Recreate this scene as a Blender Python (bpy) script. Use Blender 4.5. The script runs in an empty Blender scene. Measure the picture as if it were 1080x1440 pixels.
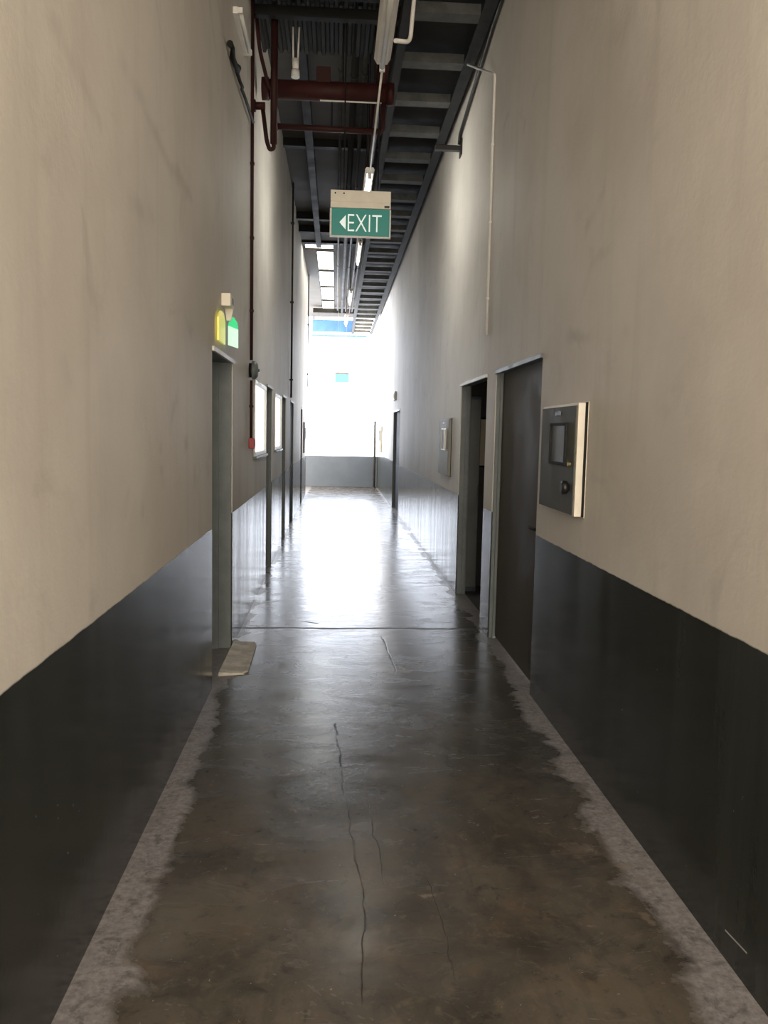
import bpy, bmesh, math, random
from mathutils import Vector, Matrix
random.seed(3)
SC = bpy.context.scene
COL = SC.collection

# ------------------------------------------------------------------ camera
cam_d = bpy.data.cameras.new('camera')
cam = bpy.data.objects.new('camera', cam_d)
COL.objects.link(cam)
cam_d.sensor_fit = 'VERTICAL'
cam_d.sensor_height = 36.0
cam_d.lens = 36.0 * 1130.0 / 1440.0
cam_d.clip_start = 0.05
cam_d.clip_end = 300
right = Vector((0.99799451, -0.05977129, 0.02084112))
down = Vector((0.01482866, -0.09932582, -0.99494447))
fwd = Vector((0.06153917, 0.99325816, -0.09824029))
M4 = Matrix((right, -down, -fwd)).transposed().to_4x4()
M4.translation = Vector((0, 0, 1.6))
cam.matrix_world = M4
SC.camera = cam

# ------------------------------------------------------------------ look
vs = SC.view_settings
vs.view_transform = 'Standard'
vs.look = 'None'
vs.exposure = 0.0
vs.gamma = 1.0
vs.use_curve_mapping = False

SKY_FRONT = 9.0      # hazy white daylight beyond the far end
SKY_BACK = 10.5       # warmer, dimmer yard behind the camera
TUBE = 90.0

# ------------------------------------------------------------------ world
W = bpy.data.worlds.new('sky')
SC.world = W
W.use_nodes = True
nt = W.node_tree
nt.nodes.clear()
wo = nt.nodes.new('ShaderNodeOutputWorld')
bg = nt.nodes.new('ShaderNodeBackground')
tc = nt.nodes.new('ShaderNodeTexCoord')
sp = nt.nodes.new('ShaderNodeSeparateXYZ')
mr = nt.nodes.new('ShaderNodeMapRange')
mr.inputs['From Min'].default_value = -0.25
mr.inputs['From Max'].default_value = 0.35
mr.interpolation_type = 'SMOOTHSTEP'
mx = nt.nodes.new('ShaderNodeMix')
mx.data_type = 'RGBA'
mx.inputs[6].default_value = (1.0 * SKY_BACK, 0.875 * SKY_BACK, 0.72 * SKY_BACK, 1)
mx.inputs[7].default_value = (0.92 * SKY_FRONT, 0.98 * SKY_FRONT, 1.10 * SKY_FRONT, 1)
nt.links.new(tc.outputs['Generated'], sp.inputs[0])
nt.links.new(sp.outputs['Y'], mr.inputs['Value'])
nt.links.new(mr.outputs[0], mx.inputs[0])
nt.links.new(mx.outputs[2], bg.inputs['Color'])
nt.links.new(bg.outputs[0], wo.inputs[0])


def portal(name, loc, rot, sx, sy):
    d = bpy.data.lights.new(name, 'AREA')
    d.shape = 'RECTANGLE'
    d.size = sx
    d.size_y = sy
    d.cycles.is_portal = True
    o = bpy.data.objects.new(name, d)
    o.location = loc
    o.rotation_euler = rot
    COL.objects.link(o)
    return o


# portals only guide the sampling of the daylight entering at each opening
portal('far_opening_portal', (0.0, 24.2, 3.1), (math.radians(-90), 0, 0), 3.4, 4.6)
portal('near_opening_portal', (0.245, -2.6, 2.7), (math.radians(90), 0, 0), 2.2, 5.4)
portal('side_opening_portal', (-1.2, 22.0, 2.7), (0, math.radians(-90), 0), 5.4, 3.4)
portal('roof_opening_portal', (-0.25, 21.4, 5.55), (0, 0, 0), 0.5, 9.4)

# ------------------------------------------------------------------ constants
XL, XR = -0.74, 1.228
HC = 5.4


# ------------------------------------------------------------------ node helpers
class N:
    def __init__(self, name):
        self.m = bpy.data.materials.new(name)
        self.m.use_nodes = True
        self.t = self.m.node_tree
        self.t.nodes.clear()
        self.out = self.t.nodes.new('ShaderNodeOutputMaterial')

    def node(self, typ, **kw):
        n = self.t.nodes.new(typ)
        for k, v in kw.items():
            setattr(n, k, v)
        return n

    def link(self, a, b):
        self.t.links.new(a, b)

    def put(self, sock, v):
        if hasattr(v, 'is_output'):
            self.link(v, sock)
        else:
            sock.default_value = v

    def math(self, op, a, b=0.0, clamp=False):
        n = self.node('ShaderNodeMath', operation=op)
        n.use_clamp = clamp
        self.put(n.inputs[0], a)
        self.put(n.inputs[1], b)
        return n.outputs[0]

    def vec(self, op, a, b=None, out=0):
        n = self.node('ShaderNodeVectorMath', operation=op)
        self.put(n.inputs[0], a)
        if b is not None:
            self.put(n.inputs[1], b)
        return n.outputs[out]

    def ramp(self, v, lo, hi, a=0.0, b=1.0):
        n = self.node('ShaderNodeMapRange', interpolation_type='SMOOTHSTEP')
        self.put(n.inputs['Value'], v)
        self.put(n.inputs['From Min'], lo)
        self.put(n.inputs['From Max'], hi)
        n.inputs['To Min'].default_value = a
        n.inputs['To Max'].default_value = b
        return n.outputs[0]

    def mix(self, f, a, b):
        n = self.node('ShaderNodeMix', data_type='RGBA')
        self.put(n.inputs[0], f)
        self.put(n.inputs[6], a if hasattr(a, 'is_output') else (*a, 1))
        self.put(n.inputs[7], b if hasattr(b, 'is_output') else (*b, 1))
        return n.outputs[2]

    def fmix(self, f, a, b):
        n = self.node('ShaderNodeMix', data_type='FLOAT')
        self.put(n.inputs[0], f)
        self.put(n.inputs[2], a)
        self.put(n.inputs[3], b)
        return n.outputs[0]

    def pos(self):
        return self.node('ShaderNodeNewGeometry').outputs['Position']

    def noise(self, v, scale, detail=4.0, rough=0.6, stretch=None, dist=0.0):
        if stretch is not None:
            v = self.vec('MULTIPLY', v, stretch)
        n = self.node('ShaderNodeTexNoise')
        self.put(n.inputs['Vector'], v)
        n.inputs['Scale'].default_value = scale
        n.inputs['Detail'].default_value = detail
        n.inputs['Roughness'].default_value = rough
        n.inputs['Distortion'].default_value = dist
        return n.outputs[0]

    def seg(self, p, a, b):
        """distance from p to the segment a-b"""
        ba = tuple(b[i] - a[i] for i in range(3))
        l2 = sum(c * c for c in ba)
        pa = self.vec('SUBTRACT', p, a)
        t = self.math('MULTIPLY', self.vec('DOT_PRODUCT', pa, ba, 1), 1.0 / l2, clamp=True)
        n = self.node('ShaderNodeVectorMath', operation='SCALE')
        n.inputs[0].default_value = ba
        self.link(t, n.inputs['Scale'])
        return self.vec('LENGTH', self.vec('SUBTRACT', pa, n.outputs[0]), None, 1)

    def bsdf(self, color, rough=0.5, metal=0.0, bump=None, bump_s=0.2, bump_d=0.01, spec=0.5):
        p = self.node('ShaderNodeBsdfPrincipled')
        self.put(p.inputs['Base Color'], color if hasattr(color, 'is_output') else (*color, 1))
        self.put(p.inputs['Roughness'], rough)
        p.inputs['Metallic'].default_value = metal
        self.put(p.inputs['Specular IOR Level'], spec)
        if bump is not None:
            b = self.node('ShaderNodeBump')
            self.put(b.inputs['Strength'], bump_s)
            b.inputs['Distance'].default_value = bump_d
            self.link(bump, b.inputs['Height'])
            self.link(b.outputs[0], p.inputs['Normal'])
        self.link(p.outputs[0], self.out.inputs[0])
        return p


def lin(r, g, b):
    def f(c):
        c /= 255.0
        return c / 12.92 if c <= 0.04045 else ((c + 0.055) / 1.055) ** 2.4
    return (f(r), f(g), f(b))


def worn(name, c1, c2, rough=0.5, metal=0.0, scale=6.0, bump=0.1, spec=0.5):
    n = N(name)
    p = n.pos()
    f = n.ramp(n.noise(p, scale, 5.0), 0.35, 0.65)
    n.bsdf(n.mix(f, c1, c2), n.fmix(f, rough - 0.06, rough + 0.08), metal,
           n.noise(p, scale * 12, 3.0), bump, 0.002, spec)
    return n.m


def wall_material():
    n = N('painted_wall')
    p = n.pos()
    s = n.node('ShaderNodeSeparateXYZ')
    n.link(p, s.inputs[0])
    big = n.noise(p, 0.9, 5.0, 0.55)
    streak = n.noise(p, 1.0, 5.0, 0.6, (1.0, 5.0, 0.35))
    smear = n.noise(p, 1.0, 4.0, 0.55, (1.0, 1.6, 1.9), 1.6)
    up = n.mix(n.ramp(big, 0.35, 0.65), (0.62, 0.585, 0.535), (0.71, 0.68, 0.63))
    up = n.mix(n.ramp(streak, 0.5, 0.78, 0.0, 0.30), up, (0.45, 0.42, 0.38))
    up = n.mix(n.ramp(smear, 0.58, 0.78, 0.0, 0.35), up, (0.40, 0.38, 0.345))
    # long slanting scuffs on the left wall
    wob = n.vec('ADD', p, n.vec('MULTIPLY', n.node_noise_vec(p, 2.5), (0.0, 0.16, 0.16)))
    scuff = None
    for a, b in (((XL, 2.05, 3.02), (XL, 2.7, 2.93)), ((XL, 2.9, 2.82), (XL, 4.2, 2.72)), ((XL, 2.2, 2.62), (XL, 2.6, 2.54)), ((XL, 3.0, 2.4), (XL, 3.6, 2.46)),
                 ((XR, 3.4, 2.05), (XR, 4.3, 2.13)), ((XR, 3.8, 2.75), (XR, 4.1, 2.58))):
        d = n.ramp(n.seg(wob, a, b), 0.0, 0.06, 1.0, 0.0)
        scuff = d if scuff is None else n.math('MAXIMUM', scuff, d)
    up = n.mix(n.math('MULTIPLY', scuff, n.ramp(smear, 0.40, 0.62, 0.02, 0.22)), up, (0.27, 0.25, 0.225))
    lo = n.mix(n.ramp(streak, 0.35, 0.7), (0.029, 0.033, 0.031), (0.042, 0.046, 0.043))
    sc = n.ramp(n.seg(p, (XR, 2.281, 0.088), (XR, 2.153, 0.101)), 0.001, 0.004, 1.0, 0.0)
    chips = n.ramp(n.noise(p, 45.0, 2.0), 0.74, 0.78, 0.0, 0.5)
    chips = n.math('MULTIPLY', chips, n.ramp(n.noise(p, 1.3, 2.0), 0.55, 0.65))
    lo = n.mix(n.math('MAXIMUM', sc, chips), lo, (0.42, 0.42, 0.40))
    edge = n.math('ADD', s.outputs['Z'], n.math('MULTIPLY', n.math('SUBTRACT', n.noise(p, 9.0, 3.0), 0.5), 0.012))
    k = n.ramp(edge, 0.996, 1.003)
    rough = n.fmix(k, n.fmix(n.ramp(streak, 0.3, 0.7), 0.15, 0.23), 0.62)
    h = n.math('ADD', n.noise(p, 5.0, 5.0, 0.6), n.math('MULTIPLY', n.noise(p, 60.0, 2.0), 0.12))
    n.bsdf(n.mix(k, lo, up), rough, 0.0, h, n.fmix(k, 0.06, 0.25), 0.02, n.fmix(k, 0.32, 0.3))
    return n.m


def _nv(self, v, scale):
    t = self.node('ShaderNodeTexNoise')
    self.put(t.inputs['Vector'], v)
    t.inputs['Scale'].default_value = scale
    t.inputs['Detail'].default_value = 4.0
    return self.vec('SUBTRACT', t.outputs[1], (0.5, 0.5, 0.5))


N.node_noise_vec = _nv


def floor_material():
    n = N('worn_concrete_floor')
    p = n.pos()
    s = n.node('ShaderNodeSeparateXYZ')
    n.link(p, s.inputs[0])
    X, Y = s.outputs['X'], s.outputs['Y']
    big = n.noise(p, 1.6, 6.0, 0.62, None, 0.6)
    mid = n.noise(p, 5.0, 7.0, 0.68, None, 0.4)
    fine = n.noise(p, 38.0, 4.0, 0.7)
    drag = n.noise(p, 1.0, 5.0, 0.6, (14.0, 0.8, 1.0))
    cross = n.noise(p, 1.0, 6.0, 0.65, (2.2, 5.0, 1.0), 0.9)
    c = n.mix(n.ramp(big, 0.36, 0.64), (0.052, 0.046, 0.038), (0.122, 0.105, 0.082))
    c = n.mix(n.ramp(mid, 0.5, 0.72, 0.0, 0.75), c, (0.125, 0.088, 0.060))
    c = n.mix(n.ramp(mid, 0.28, 0.42, 0.75, 0.0), c, (0.024, 0.023, 0.021))
    c = n.mix(n.ramp(drag, 0.55, 0.75, 0.0, 0.45), c, (0.04, 0.038, 0.035))
    mot = n.noise(p, 13.0, 8.0, 0.75, None, 0.5)
    c = n.mix(n.ramp(mot, 0.52, 0.66, 0.0, 0.55), c, (0.155, 0.128, 0.098))
    c = n.mix(n.ramp(mot, 0.34, 0.46, 0.6, 0.0), c, (0.022, 0.021, 0.018))
    # the middle stretch is stained darker and greyer by traffic
    grey = n.ramp(n.math('ADD', Y, n.math('MULTIPLY', n.math('SUBTRACT', big, 0.5), 2.2)), 2.6, 4.0)
    c = n.mix(n.math('MULTIPLY', grey, 0.6), c, n.mix(n.ramp(mid, 0.35, 0.65), (0.038, 0.038, 0.035), (0.072, 0.070, 0.064)))
    # pale dusty screed along both walls
    dl = n.math('SUBTRACT', X, XL)
    dr = n.math('SUBTRACT', XR, X)
    d = n.math('MINIMUM', dl, dr)
    wdt = n.math('MAXIMUM', n.math('SUBTRACT', 0.30, n.math('MULTIPLY', Y, 0.042)), 0.06)
    dn = n.math('ADD', d, n.math('MULTIPLY', n.math('SUBTRACT', n.noise(p, 3.2, 6.0, 0.65, None, 0.3), 0.5), 0.42))
    e = n.math('DIVIDE', dn, wdt)
    edge = n.ramp(e, 0.55, 0.95, 1.0, 0.0)
    pale = n.mix(n.ramp(fine, 0.3, 0.7), (0.20, 0.186, 0.19), (0.36, 0.34, 0.345))
    pale = n.mix(n.ramp(mot, 0.36, 0.5, 0.65, 0.0), pale, (0.085, 0.078, 0.074))
    c = n.mix(n.math('MULTIPLY', n.math('MULTIPLY', edge, n.ramp(mid, 0.25, 0.5, 0.5, 0.95)), n.ramp(Y, 3.0, 7.0, 1.0, 0.45)), c, pale)
    # flaked pale scabs
    scab = n.math('MULTIPLY', n.ramp(mid, 0.60, 0.63), n.ramp(n.noise(p, 1.1, 2.0), 0.5, 0.6))
    c = n.mix(n.math('MULTIPLY', scab, 0.7), c, (0.23, 0.20, 0.165))
    spk = n.ramp(n.noise(p, 60.0, 2.0), 0.71, 0.75, 0.0, 0.7)
    c = n.mix(spk, c, (0.36, 0.33, 0.31))
    # cracks
    w = n.vec('ADD', p, n.vec('MULTIPLY', n.node_noise_vec(p, 7.0), (0.05, 0.05, 0.0)))
    crack = None
    for a, b, r in (((0.388, 6.2, 0), (0.43, 5.26, 0), 0.009), ((0.02, 4.3, 0), (0.06, 3.5, 0), 0.006),
                    ((0.06, 3.5, 0), (0.12, 2.64, 0), 0.004), ((0.12, 2.64, 0), (0.10, 2.1, 0), 0.003),
                    ((0.36, 2.75, 0), (0.38, 2.2, 0), 0.0025), ((-0.26, 6.68, 0), (-0.13, 6.62, 0), 0.02),
                    ((0.16, 3.4, 0), (0.2, 2.7, 0), 0.003)):
        k = n.ramp(n.seg(w, a, b), r * 0.25, r * 1.0, 1.0, 0.0)
        crack = k if crack is None else n.math('MAXIMUM', crack, k)
    crack = n.math('MULTIPLY', crack, n.ramp(n.noise(p, 9.0, 3.0), 0.36, 0.6, 0.15, 0.95))
    jy = n.math('ABSOLUTE', n.math('SUBTRACT', n.math('ADD', Y, n.math('MULTIPLY', n.math('SUBTRACT', big, 0.5), 0.10)), 6.45))
    joint = n.ramp(jy, 0.012, 0.035, 1.0, 0.0)
    crack = n.math('MAXIMUM', crack, n.math('MULTIPLY', joint, 0.85))
    spots = n.math('MULTIPLY', n.ramp(n.noise(p, 16.0, 2.0), 0.70, 0.74), n.ramp(n.noise(p, 0.9, 2.0), 0.45, 0.6))
    c = n.mix(n.math('MAXIMUM', crack, n.math('MULTIPLY', spots, 0.6)), c, (0.014, 0.013, 0.012))
    rough = n.math('ADD', n.ramp(cross, 0.3, 0.7, 0.19, 0.30), n.math('MULTIPLY', n.math('MAXIMUM', n.math('MULTIPLY', edge, n.ramp(Y, 3.0, 7.0, 1.0, 0.35)), crack), 0.32))
    h = n.math('ADD', n.math('MULTIPLY', cross, 0.55), n.math('MULTIPLY', mid, 0.6))
    h = n.math('SUBTRACT', n.math('ADD', h, n.math('MULTIPLY', fine, 0.1)), n.math('MULTIPLY', crack, 0.7))
    n.bsdf(c, rough, 0.0, h, 0.22, 0.010, 0.5)
    return n.m


def flat(name, c, rough=0.5, metal=0.0, spec=0.5):
    n = N(name)
    n.bsdf(c, rough, metal, spec=spec)
    return n.m


def glow(name, c, strength, base=None, rough=0.4):
    n = N(name)
    p = n.bsdf(base or c, rough)
    p.inputs['Emission Color'].default_value = (*c, 1)
    p.inputs['Emission Strength'].default_value = strength
    return n.m


def roof_glass():
    n = N('roof_glass')
    a = n.node('ShaderNodeBsdfTransparent')
    a.inputs[0].default_value = (0.97, 0.95, 0.88, 1)
    b = n.node('ShaderNodeBsdfGlossy')
    b.inputs['Roughness'].default_value = 0.1
    m = n.node('ShaderNodeMixShader')
    m.inputs[0].default_value = 0.06
    n.link(a.outputs[0], m.inputs[1])
    n.link(b.outputs[0], m.inputs[2])
    n.link(m.outputs[0], n.out.inputs[0])
    return n.m


MAT = dict(
    wall=wall_material(),
    floor=floor_material(),
    ceiling=worn('ceiling_sheet', (0.07, 0.066, 0.06), (0.10, 0.094, 0.085), 0.8, 0, 1.2, spec=0.15),
    dark=worn('dark_steel', (0.008, 0.008, 0.0075), (0.014, 0.0135, 0.0125), 0.7, 0, 5, spec=0.2),
    tray=worn('galvanised_tray', (0.022, 0.023, 0.023), (0.04, 0.041, 0.04), 0.75, 0.0, 7, spec=0.15),
    rung=worn('grey_rung', (0.075, 0.078, 0.076), (0.11, 0.113, 0.11), 0.75, 0, 7, spec=0.15),
    deck=worn('corrugated_sheet', (0.018, 0.018, 0.016), (0.036, 0.035, 0.032), 0.75, 0.0, 4, spec=0.15),
    red=worn('red_oxide_paint', (0.028, 0.006, 0.005), (0.042, 0.009, 0.008), 0.6, 0, 8, spec=0.25),
    dred=worn('dark_red_paint', (0.024, 0.007, 0.006), (0.038, 0.010, 0.009), 0.6, 0, 8, spec=0.25),
    brightred=flat('call_point_red', lin(150, 20, 34), 0.4),
    pipe=worn('grey_pipe', (0.03, 0.029, 0.027), (0.055, 0.053, 0.05), 0.65, 0, 6, spec=0.2),
    white=worn('white_enamel', (0.72, 0.70, 0.66), (0.80, 0.78, 0.74), 0.4, 0, 8),
    cream=worn('cream_plastic', (0.80, 0.75, 0.64), (0.86, 0.81, 0.70), 0.45, 0, 8),
    offtube=flat('unlit_tube', (0.72, 0.72, 0.68), 0.6),
    tube=glow('lit_tube', (1.0, 0.97, 0.88), TUBE),
    tubedim=glow('old_lit_tube', (1.0, 0.95, 0.80), 7.0),
    frame=worn('grey_door_frame', (0.12, 0.142, 0.147), (0.155, 0.18, 0.184), 0.42, 0, 6),
    lintel=worn('pale_lintel', (0.62, 0.61, 0.58), (0.72, 0.71, 0.68), 0.45, 0, 6),
    leaf=worn('brown_grey_door', (0.070, 0.062, 0.049), (0.092, 0.081, 0.065), 0.6, 0, 2.5, spec=0.25),
    leafblue=worn('slate_blue_door', (0.055, 0.066, 0.09), (0.075, 0.088, 0.115), 0.65, 0, 3, spec=0.2),
    leafgrey=worn('grey_door', (0.085, 0.092, 0.092), (0.11, 0.118, 0.118), 0.45, 0, 3),
    steel=worn('dull_steel_plate', (0.080, 0.083, 0.072), (0.112, 0.115, 0.10), 0.6, 0.0, 5, spec=0.2),
    palesteel=worn('pale_steel_plate', (0.28, 0.28, 0.265), (0.34, 0.34, 0.32), 0.55, 0.0, 5, spec=0.25),
    black=flat('black_plastic', (0.012, 0.012, 0.012), 0.4),
    brass=flat('brass_lock', (0.45, 0.36, 0.17), 0.35, 0.8),
    concrete=worn('rough_concrete', (0.42, 0.39, 0.33), (0.68, 0.64, 0.56), 0.75, 0, 9, 0.4),
    green=glow('exit_green', lin(0, 116, 100), 0.75, lin(0, 42, 40), 0.4),
    letter=glow('exit_white', (0.66, 0.84, 0.78), 0.5, (0.8, 0.85, 0.82), 0.3),
    hazegreen=glow('hazed_exit_green', lin(165, 228, 232), 1.0, lin(110, 200, 205), 0.3),  # exit green washed out, daylight glare put into the colour
    yellow=glow('yellow_acrylic', lin(235, 225, 110), 0.45, lin(235, 225, 110), 0.3),
    brightgreen=glow('bright_green_acrylic', lin(0, 190, 120), 0.7, lin(0, 190, 120), 0.3),
    mint=glow('mint_acrylic', lin(190, 245, 215), 0.6, lin(190, 245, 215), 0.3),
    pane=glow('frosted_lit_pane', (1.0, 0.99, 0.96), 1.15, (0.7, 0.7, 0.7), 0.3),
    glass=roof_glass(),
    parapet=worn('blue_grey_paint', (0.07, 0.088, 0.118), (0.083, 0.103, 0.135), 0.45, 0, 2),
    blue=worn('blue_sheet', (0.045, 0.13, 0.50), (0.06, 0.17, 0.56), 0.45, 0, 2),
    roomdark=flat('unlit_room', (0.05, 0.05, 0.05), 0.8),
    board=flat('beige_board', (0.50, 0.46, 0.36), 0.7),
)


# ------------------------------------------------------------------ mesh helpers
class MB:
    def __init__(self):
        self.v, self.f = [], []

    def add(self, vs, fs):
        o = len(self.v)
        self.v += [tuple(p) for p in vs]
        self.f += [tuple(i + o for i in q) for q in fs]

    def box(self, x0, x1, y0, y1, z0, z1):
        x0, x1 = sorted((x0, x1)); y0, y1 = sorted((y0, y1)); z0, z1 = sorted((z0, z1))
        self.add([(x0, y0, z0), (x1, y0, z0), (x1, y1, z0), (x0, y1, z0), (x0, y0, z1), (x1, y0, z1), (x1, y1, z1), (x0, y1, z1)],
                 [(3, 2, 1, 0), (4, 5, 6, 7), (0, 1, 5, 4), (1, 2, 6, 5), (2, 3, 7, 6), (3, 0, 4, 7)])
        return self

    def tube(self, path, r, seg=12, cap=True):
        path = [Vector(p) for p in path]
        rs = r if isinstance(r, (list, tuple)) else [r] * len(path)
        up = None
        vs, fs = [], []
        for i, p in enumerate(path):
            d0 = (path[i] - path[i - 1]).normalized() if i > 0 else None
            d1 = (path[i + 1] - path[i]).normalized() if i < len(path) - 1 else None
            t = ((d0 or d1) + (d1 or d0))
            t = t.normalized() if t.length > 1e-6 else (d0 or d1)
            if up is None:
                a = Vector((0, 0, 1)) if abs(t.z) < 0.9 else Vector((1, 0, 0))
                up = t.cross(a).normalized()
            up = (up - t * up.dot(t)).normalized()
            b = t.cross(up)
            k = 1.0
            if d0 is not None and d1 is not None:
                k = 1.0 / max(0.55, d0.dot(t))
            for j in range(seg):
                a = 2 * math.pi * j / seg
                vs.append(p + (up * math.cos(a) + b * math.sin(a)) * rs[i] * (k if False else 1.0))
        for i in range(len(path) - 1):
            for j in range(seg):
                j2 = (j + 1) % seg
                fs.append((i * seg + j, i * seg + j2, (i + 1) * seg + j2, (i + 1) * seg + j))
        if cap:
            fs.append(tuple(range(seg - 1, -1, -1)))
            fs.append(tuple((len(path) - 1) * seg + j for j in range(seg)))
        self.add(vs, fs)
        return self

    def bend(self, pts, r, rad=0.05, seg=12, n=5):
        """tube through pts with rounded corners"""
        P = [Vector(p) for p in pts]
        out = [P[0]]
        for i in range(1, len(P) - 1):
            a = (P[i - 1] - P[i]); b = (P[i + 1] - P[i])
            k = min(rad, a.length * 0.45, b.length * 0.45)
            A = P[i] + a.normalized() * k
            B = P[i] + b.normalized() * k
            for s in range(n + 1):
                t = s / n
                out.append(A * (1 - t) ** 2 + P[i] * 2 * t * (1 - t) + B * t * t)
        out.append(P[-1])
        return self.tube(out, r, seg)

    def prism(self, pts, d):
        """closed polygon pts (3-D) extruded by vector d"""
        n = len(pts)
        P = [Vector(p) for p in pts]
        D = Vector(d)
        self.add(P + [p + D for p in P],
                 [tuple(range(n - 1, -1, -1)), tuple(range(n, 2 * n))] +
                 [(i, (i + 1) % n, n + (i + 1) % n, n + i) for i in range(n)])
        return self

    def mesh(self, name, mat, bevel=0.0, smooth=False):
        me = bpy.data.meshes.new(name)
        me.from_pydata(self.v, [], self.f)
        bm = bmesh.new()
        bm.from_mesh(me)
        bmesh.ops.recalc_face_normals(bm, faces=bm.faces)
        if bevel:
            bmesh.ops.bevel(bm, geom=[e for e in bm.edges if len(e.link_faces) == 2 and e.calc_face_angle(0) > 0.6],
                            offset=bevel, segments=2, affect='EDGES', profile=0.6)
        bm.to_mesh(me)
        bm.free()
        me.materials.append(mat)
        if smooth:
            me.polygons.foreach_set('use_smooth', [len(p.vertices) == 4 for p in me.polygons])
        return me

    def build(self, name, mat, parent=None, bevel=0.0, smooth=False):
        o = bpy.data.objects.new(name, self.mesh(name, mat, bevel, smooth))
        COL.objects.link(o)
        if parent is not None:
            o.parent = parent
            o.matrix_parent_inverse = PINV(parent)
        return o


def world_of(o):
    m = Matrix.LocRotScale(o.location, o.rotation_euler, o.scale)
    if o.parent is None:
        return m
    return world_of(o.parent) @ o.matrix_parent_inverse @ m


def PINV(parent):
    return world_of(parent).inverted()


def tag(o, label=None, cat=None, group=None, kind=None):
    if label: o['label'] = label
    if cat: o['category'] = cat
    if group: o['group'] = group
    if kind: o['kind'] = kind
    return o


def thing(name, loc, label, cat, group=None, kind=None):
    o = bpy.data.objects.new(name, None)
    o.empty_display_size = 0.1
    o.location = loc
    COL.objects.link(o)
    return tag(o, label, cat, group, kind)


def kids(o):
    return [c for c in bpy.data.objects if c.parent == o]


def copy_tree(o, parent=None):
    c = o.copy()
    COL.objects.link(c)
    if parent is not None:
        c.parent = parent
        c.matrix_parent_inverse = o.matrix_parent_inverse.copy()
    for ch in kids(o):
        copy_tree(ch, c)
    return c


# ------------------------------------------------------------------ setting
def wall_holes(name, xin, xout, y0, y1, z1, holes, mat):
    ys = sorted({y0, y1, *[h[0] for h in holes], *[h[1] for h in holes]})
    zs = sorted({0.0, z1, *[h[2] for h in holes], *[h[3] for h in holes]})

    def open_(i, j):
        if i < 0 or j < 0 or i >= len(ys) - 1 or j >= len(zs) - 1:
            return None
        cy, cz = (ys[i] + ys[i + 1]) / 2, (zs[j] + zs[j + 1]) / 2
        return any(h[0] < cy < h[1] and h[2] < cz < h[3] for h in holes)
    b = MB()
    for i in range(len(ys) - 1):
        for j in range(len(zs) - 1):
            if open_(i, j):
                continue
            a, c, d, e = ys[i], ys[i + 1], zs[j], zs[j + 1]
            for x in (xin, xout):
                b.add([(x, a, d), (x, c, d), (x, c, e), (x, a, e)], [(0, 1, 2, 3)])
            for di, dj, q in ((-1, 0, [(xin, a, d), (xout, a, d), (xout, a, e), (xin, a, e)]),
                              (1, 0, [(xin, c, d), (xout, c, d), (xout, c, e), (xin, c, e)]),
                              (0, -1, [(xin, a, d), (xout, a, d), (xout, c, d), (xin, c, d)]),
                              (0, 1, [(xin, a, e), (xout, a, e), (xout, c, e), (xin, c, e)])):
                if open_(i + di, j + dj) is not False:
                    b.add(q, [(0, 1, 2, 3)])
    me = bpy.data.meshes.new(name)
    me.from_pydata(b.v, [], b.f)
    bm = bmesh.new()
    bm.from_mesh(me)
    bmesh.ops.remove_doubles(bm, verts=bm.verts, dist=1e-5)
    bmesh.ops.recalc_face_normals(bm, faces=bm.faces)
    bm.to_mesh(me)
    bm.free()
    me.materials.append(mat)
    o = bpy.data.objects.new(name, me)
    COL.objects.link(o)
    return o


DH = 2.095
LEFT_DOORS = [(4.90, 5.86), (8.72, 9.48), (11.25, 12.05), (13.15, 14.25), (17.2, 18.0)]
LEFT_WINS = [(7.36, 8.56), (9.82, 10.98)]
RIGHT_DOORS = [(4.80, 6.20), (6.56, 7.93), (15.45, 17.2)]

holes_l = [(a, b, 0.0, DH) for a, b in LEFT_DOORS] + [(a, b, 1.36, 2.05) for a, b in LEFT_WINS]
holes_r = [(a, b, 0.0, DH if i < 2 else 2.06) for i, (a, b) in enumerate(RIGHT_DOORS)]
wl = wall_holes('wall_left', XL, XL - 0.25, -2.5, 20.35, HC, holes_l, MAT['wall'])
tag(wl, 'tall cream left wall with dark grey painted lower band', 'wall', kind='structure')
wr = wall_holes('wall_right', XR, XR + 0.10, -2.5, 23.55, HC, holes_r, MAT['wall'])
tag(wr, 'tall cream right wall with dark grey painted lower band', 'wall', kind='structure')

fl = MB().box(-0.99, 1.328, -2.5, 20.35, -0.15, 0.0).box(-3.4, 1.328, 20.35, 23.55, -0.15, 0.0).build('floor', MAT['floor'])
tag(fl, 'stained and cracked bare concrete corridor floor', 'floor', kind='structure')

pw = MB().box(-3.4, XR, 23.4, 23.55, 0.0, 0.90).build('wall_end', MAT['parapet'], bevel=0.01)
tag(pw, 'low blue grey parapet wall at the bright far end', 'wall', kind='structure')

# ceiling with roof-light openings
cb = MB()
SKY_ROWS = [17.55, 19.65, 21.8, 24.0, 25.9]
cx0, cx1 = -0.47, -0.09
cb.box(-0.99, 1.328, -2.5, 16.8, HC, HC + 0.03)
cb.box(-0.99, -0.70, 16.8, 17.4, HC, HC + 0.03)
cb.box(cx1, 1.328, 16.8, 17.4, HC, HC + 0.03)
cb.box(-0.99, cx0, 17.4, 25.95, HC, HC + 0.03)
cb.box(cx1, 1.328, 17.4, 25.95, HC, HC + 0.03)
cb.box(-0.99, 1.328, 25.95, 27.4, HC, HC + 0.03)
for y in SKY_ROWS[:1]:
    cb.box(cx0, cx1, 17.4, 17.52, HC, HC + 0.03)
for y in SKY_ROWS[1:]:
    cb.box(cx0, cx1, y - 0.04, y + 0.02, HC, HC + 0.03)
ce = cb.build('ceiling', MAT['ceiling'])
tag(ce, 'high dim grey ceiling above the corridor services', 'ceiling', kind='structure')


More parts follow.
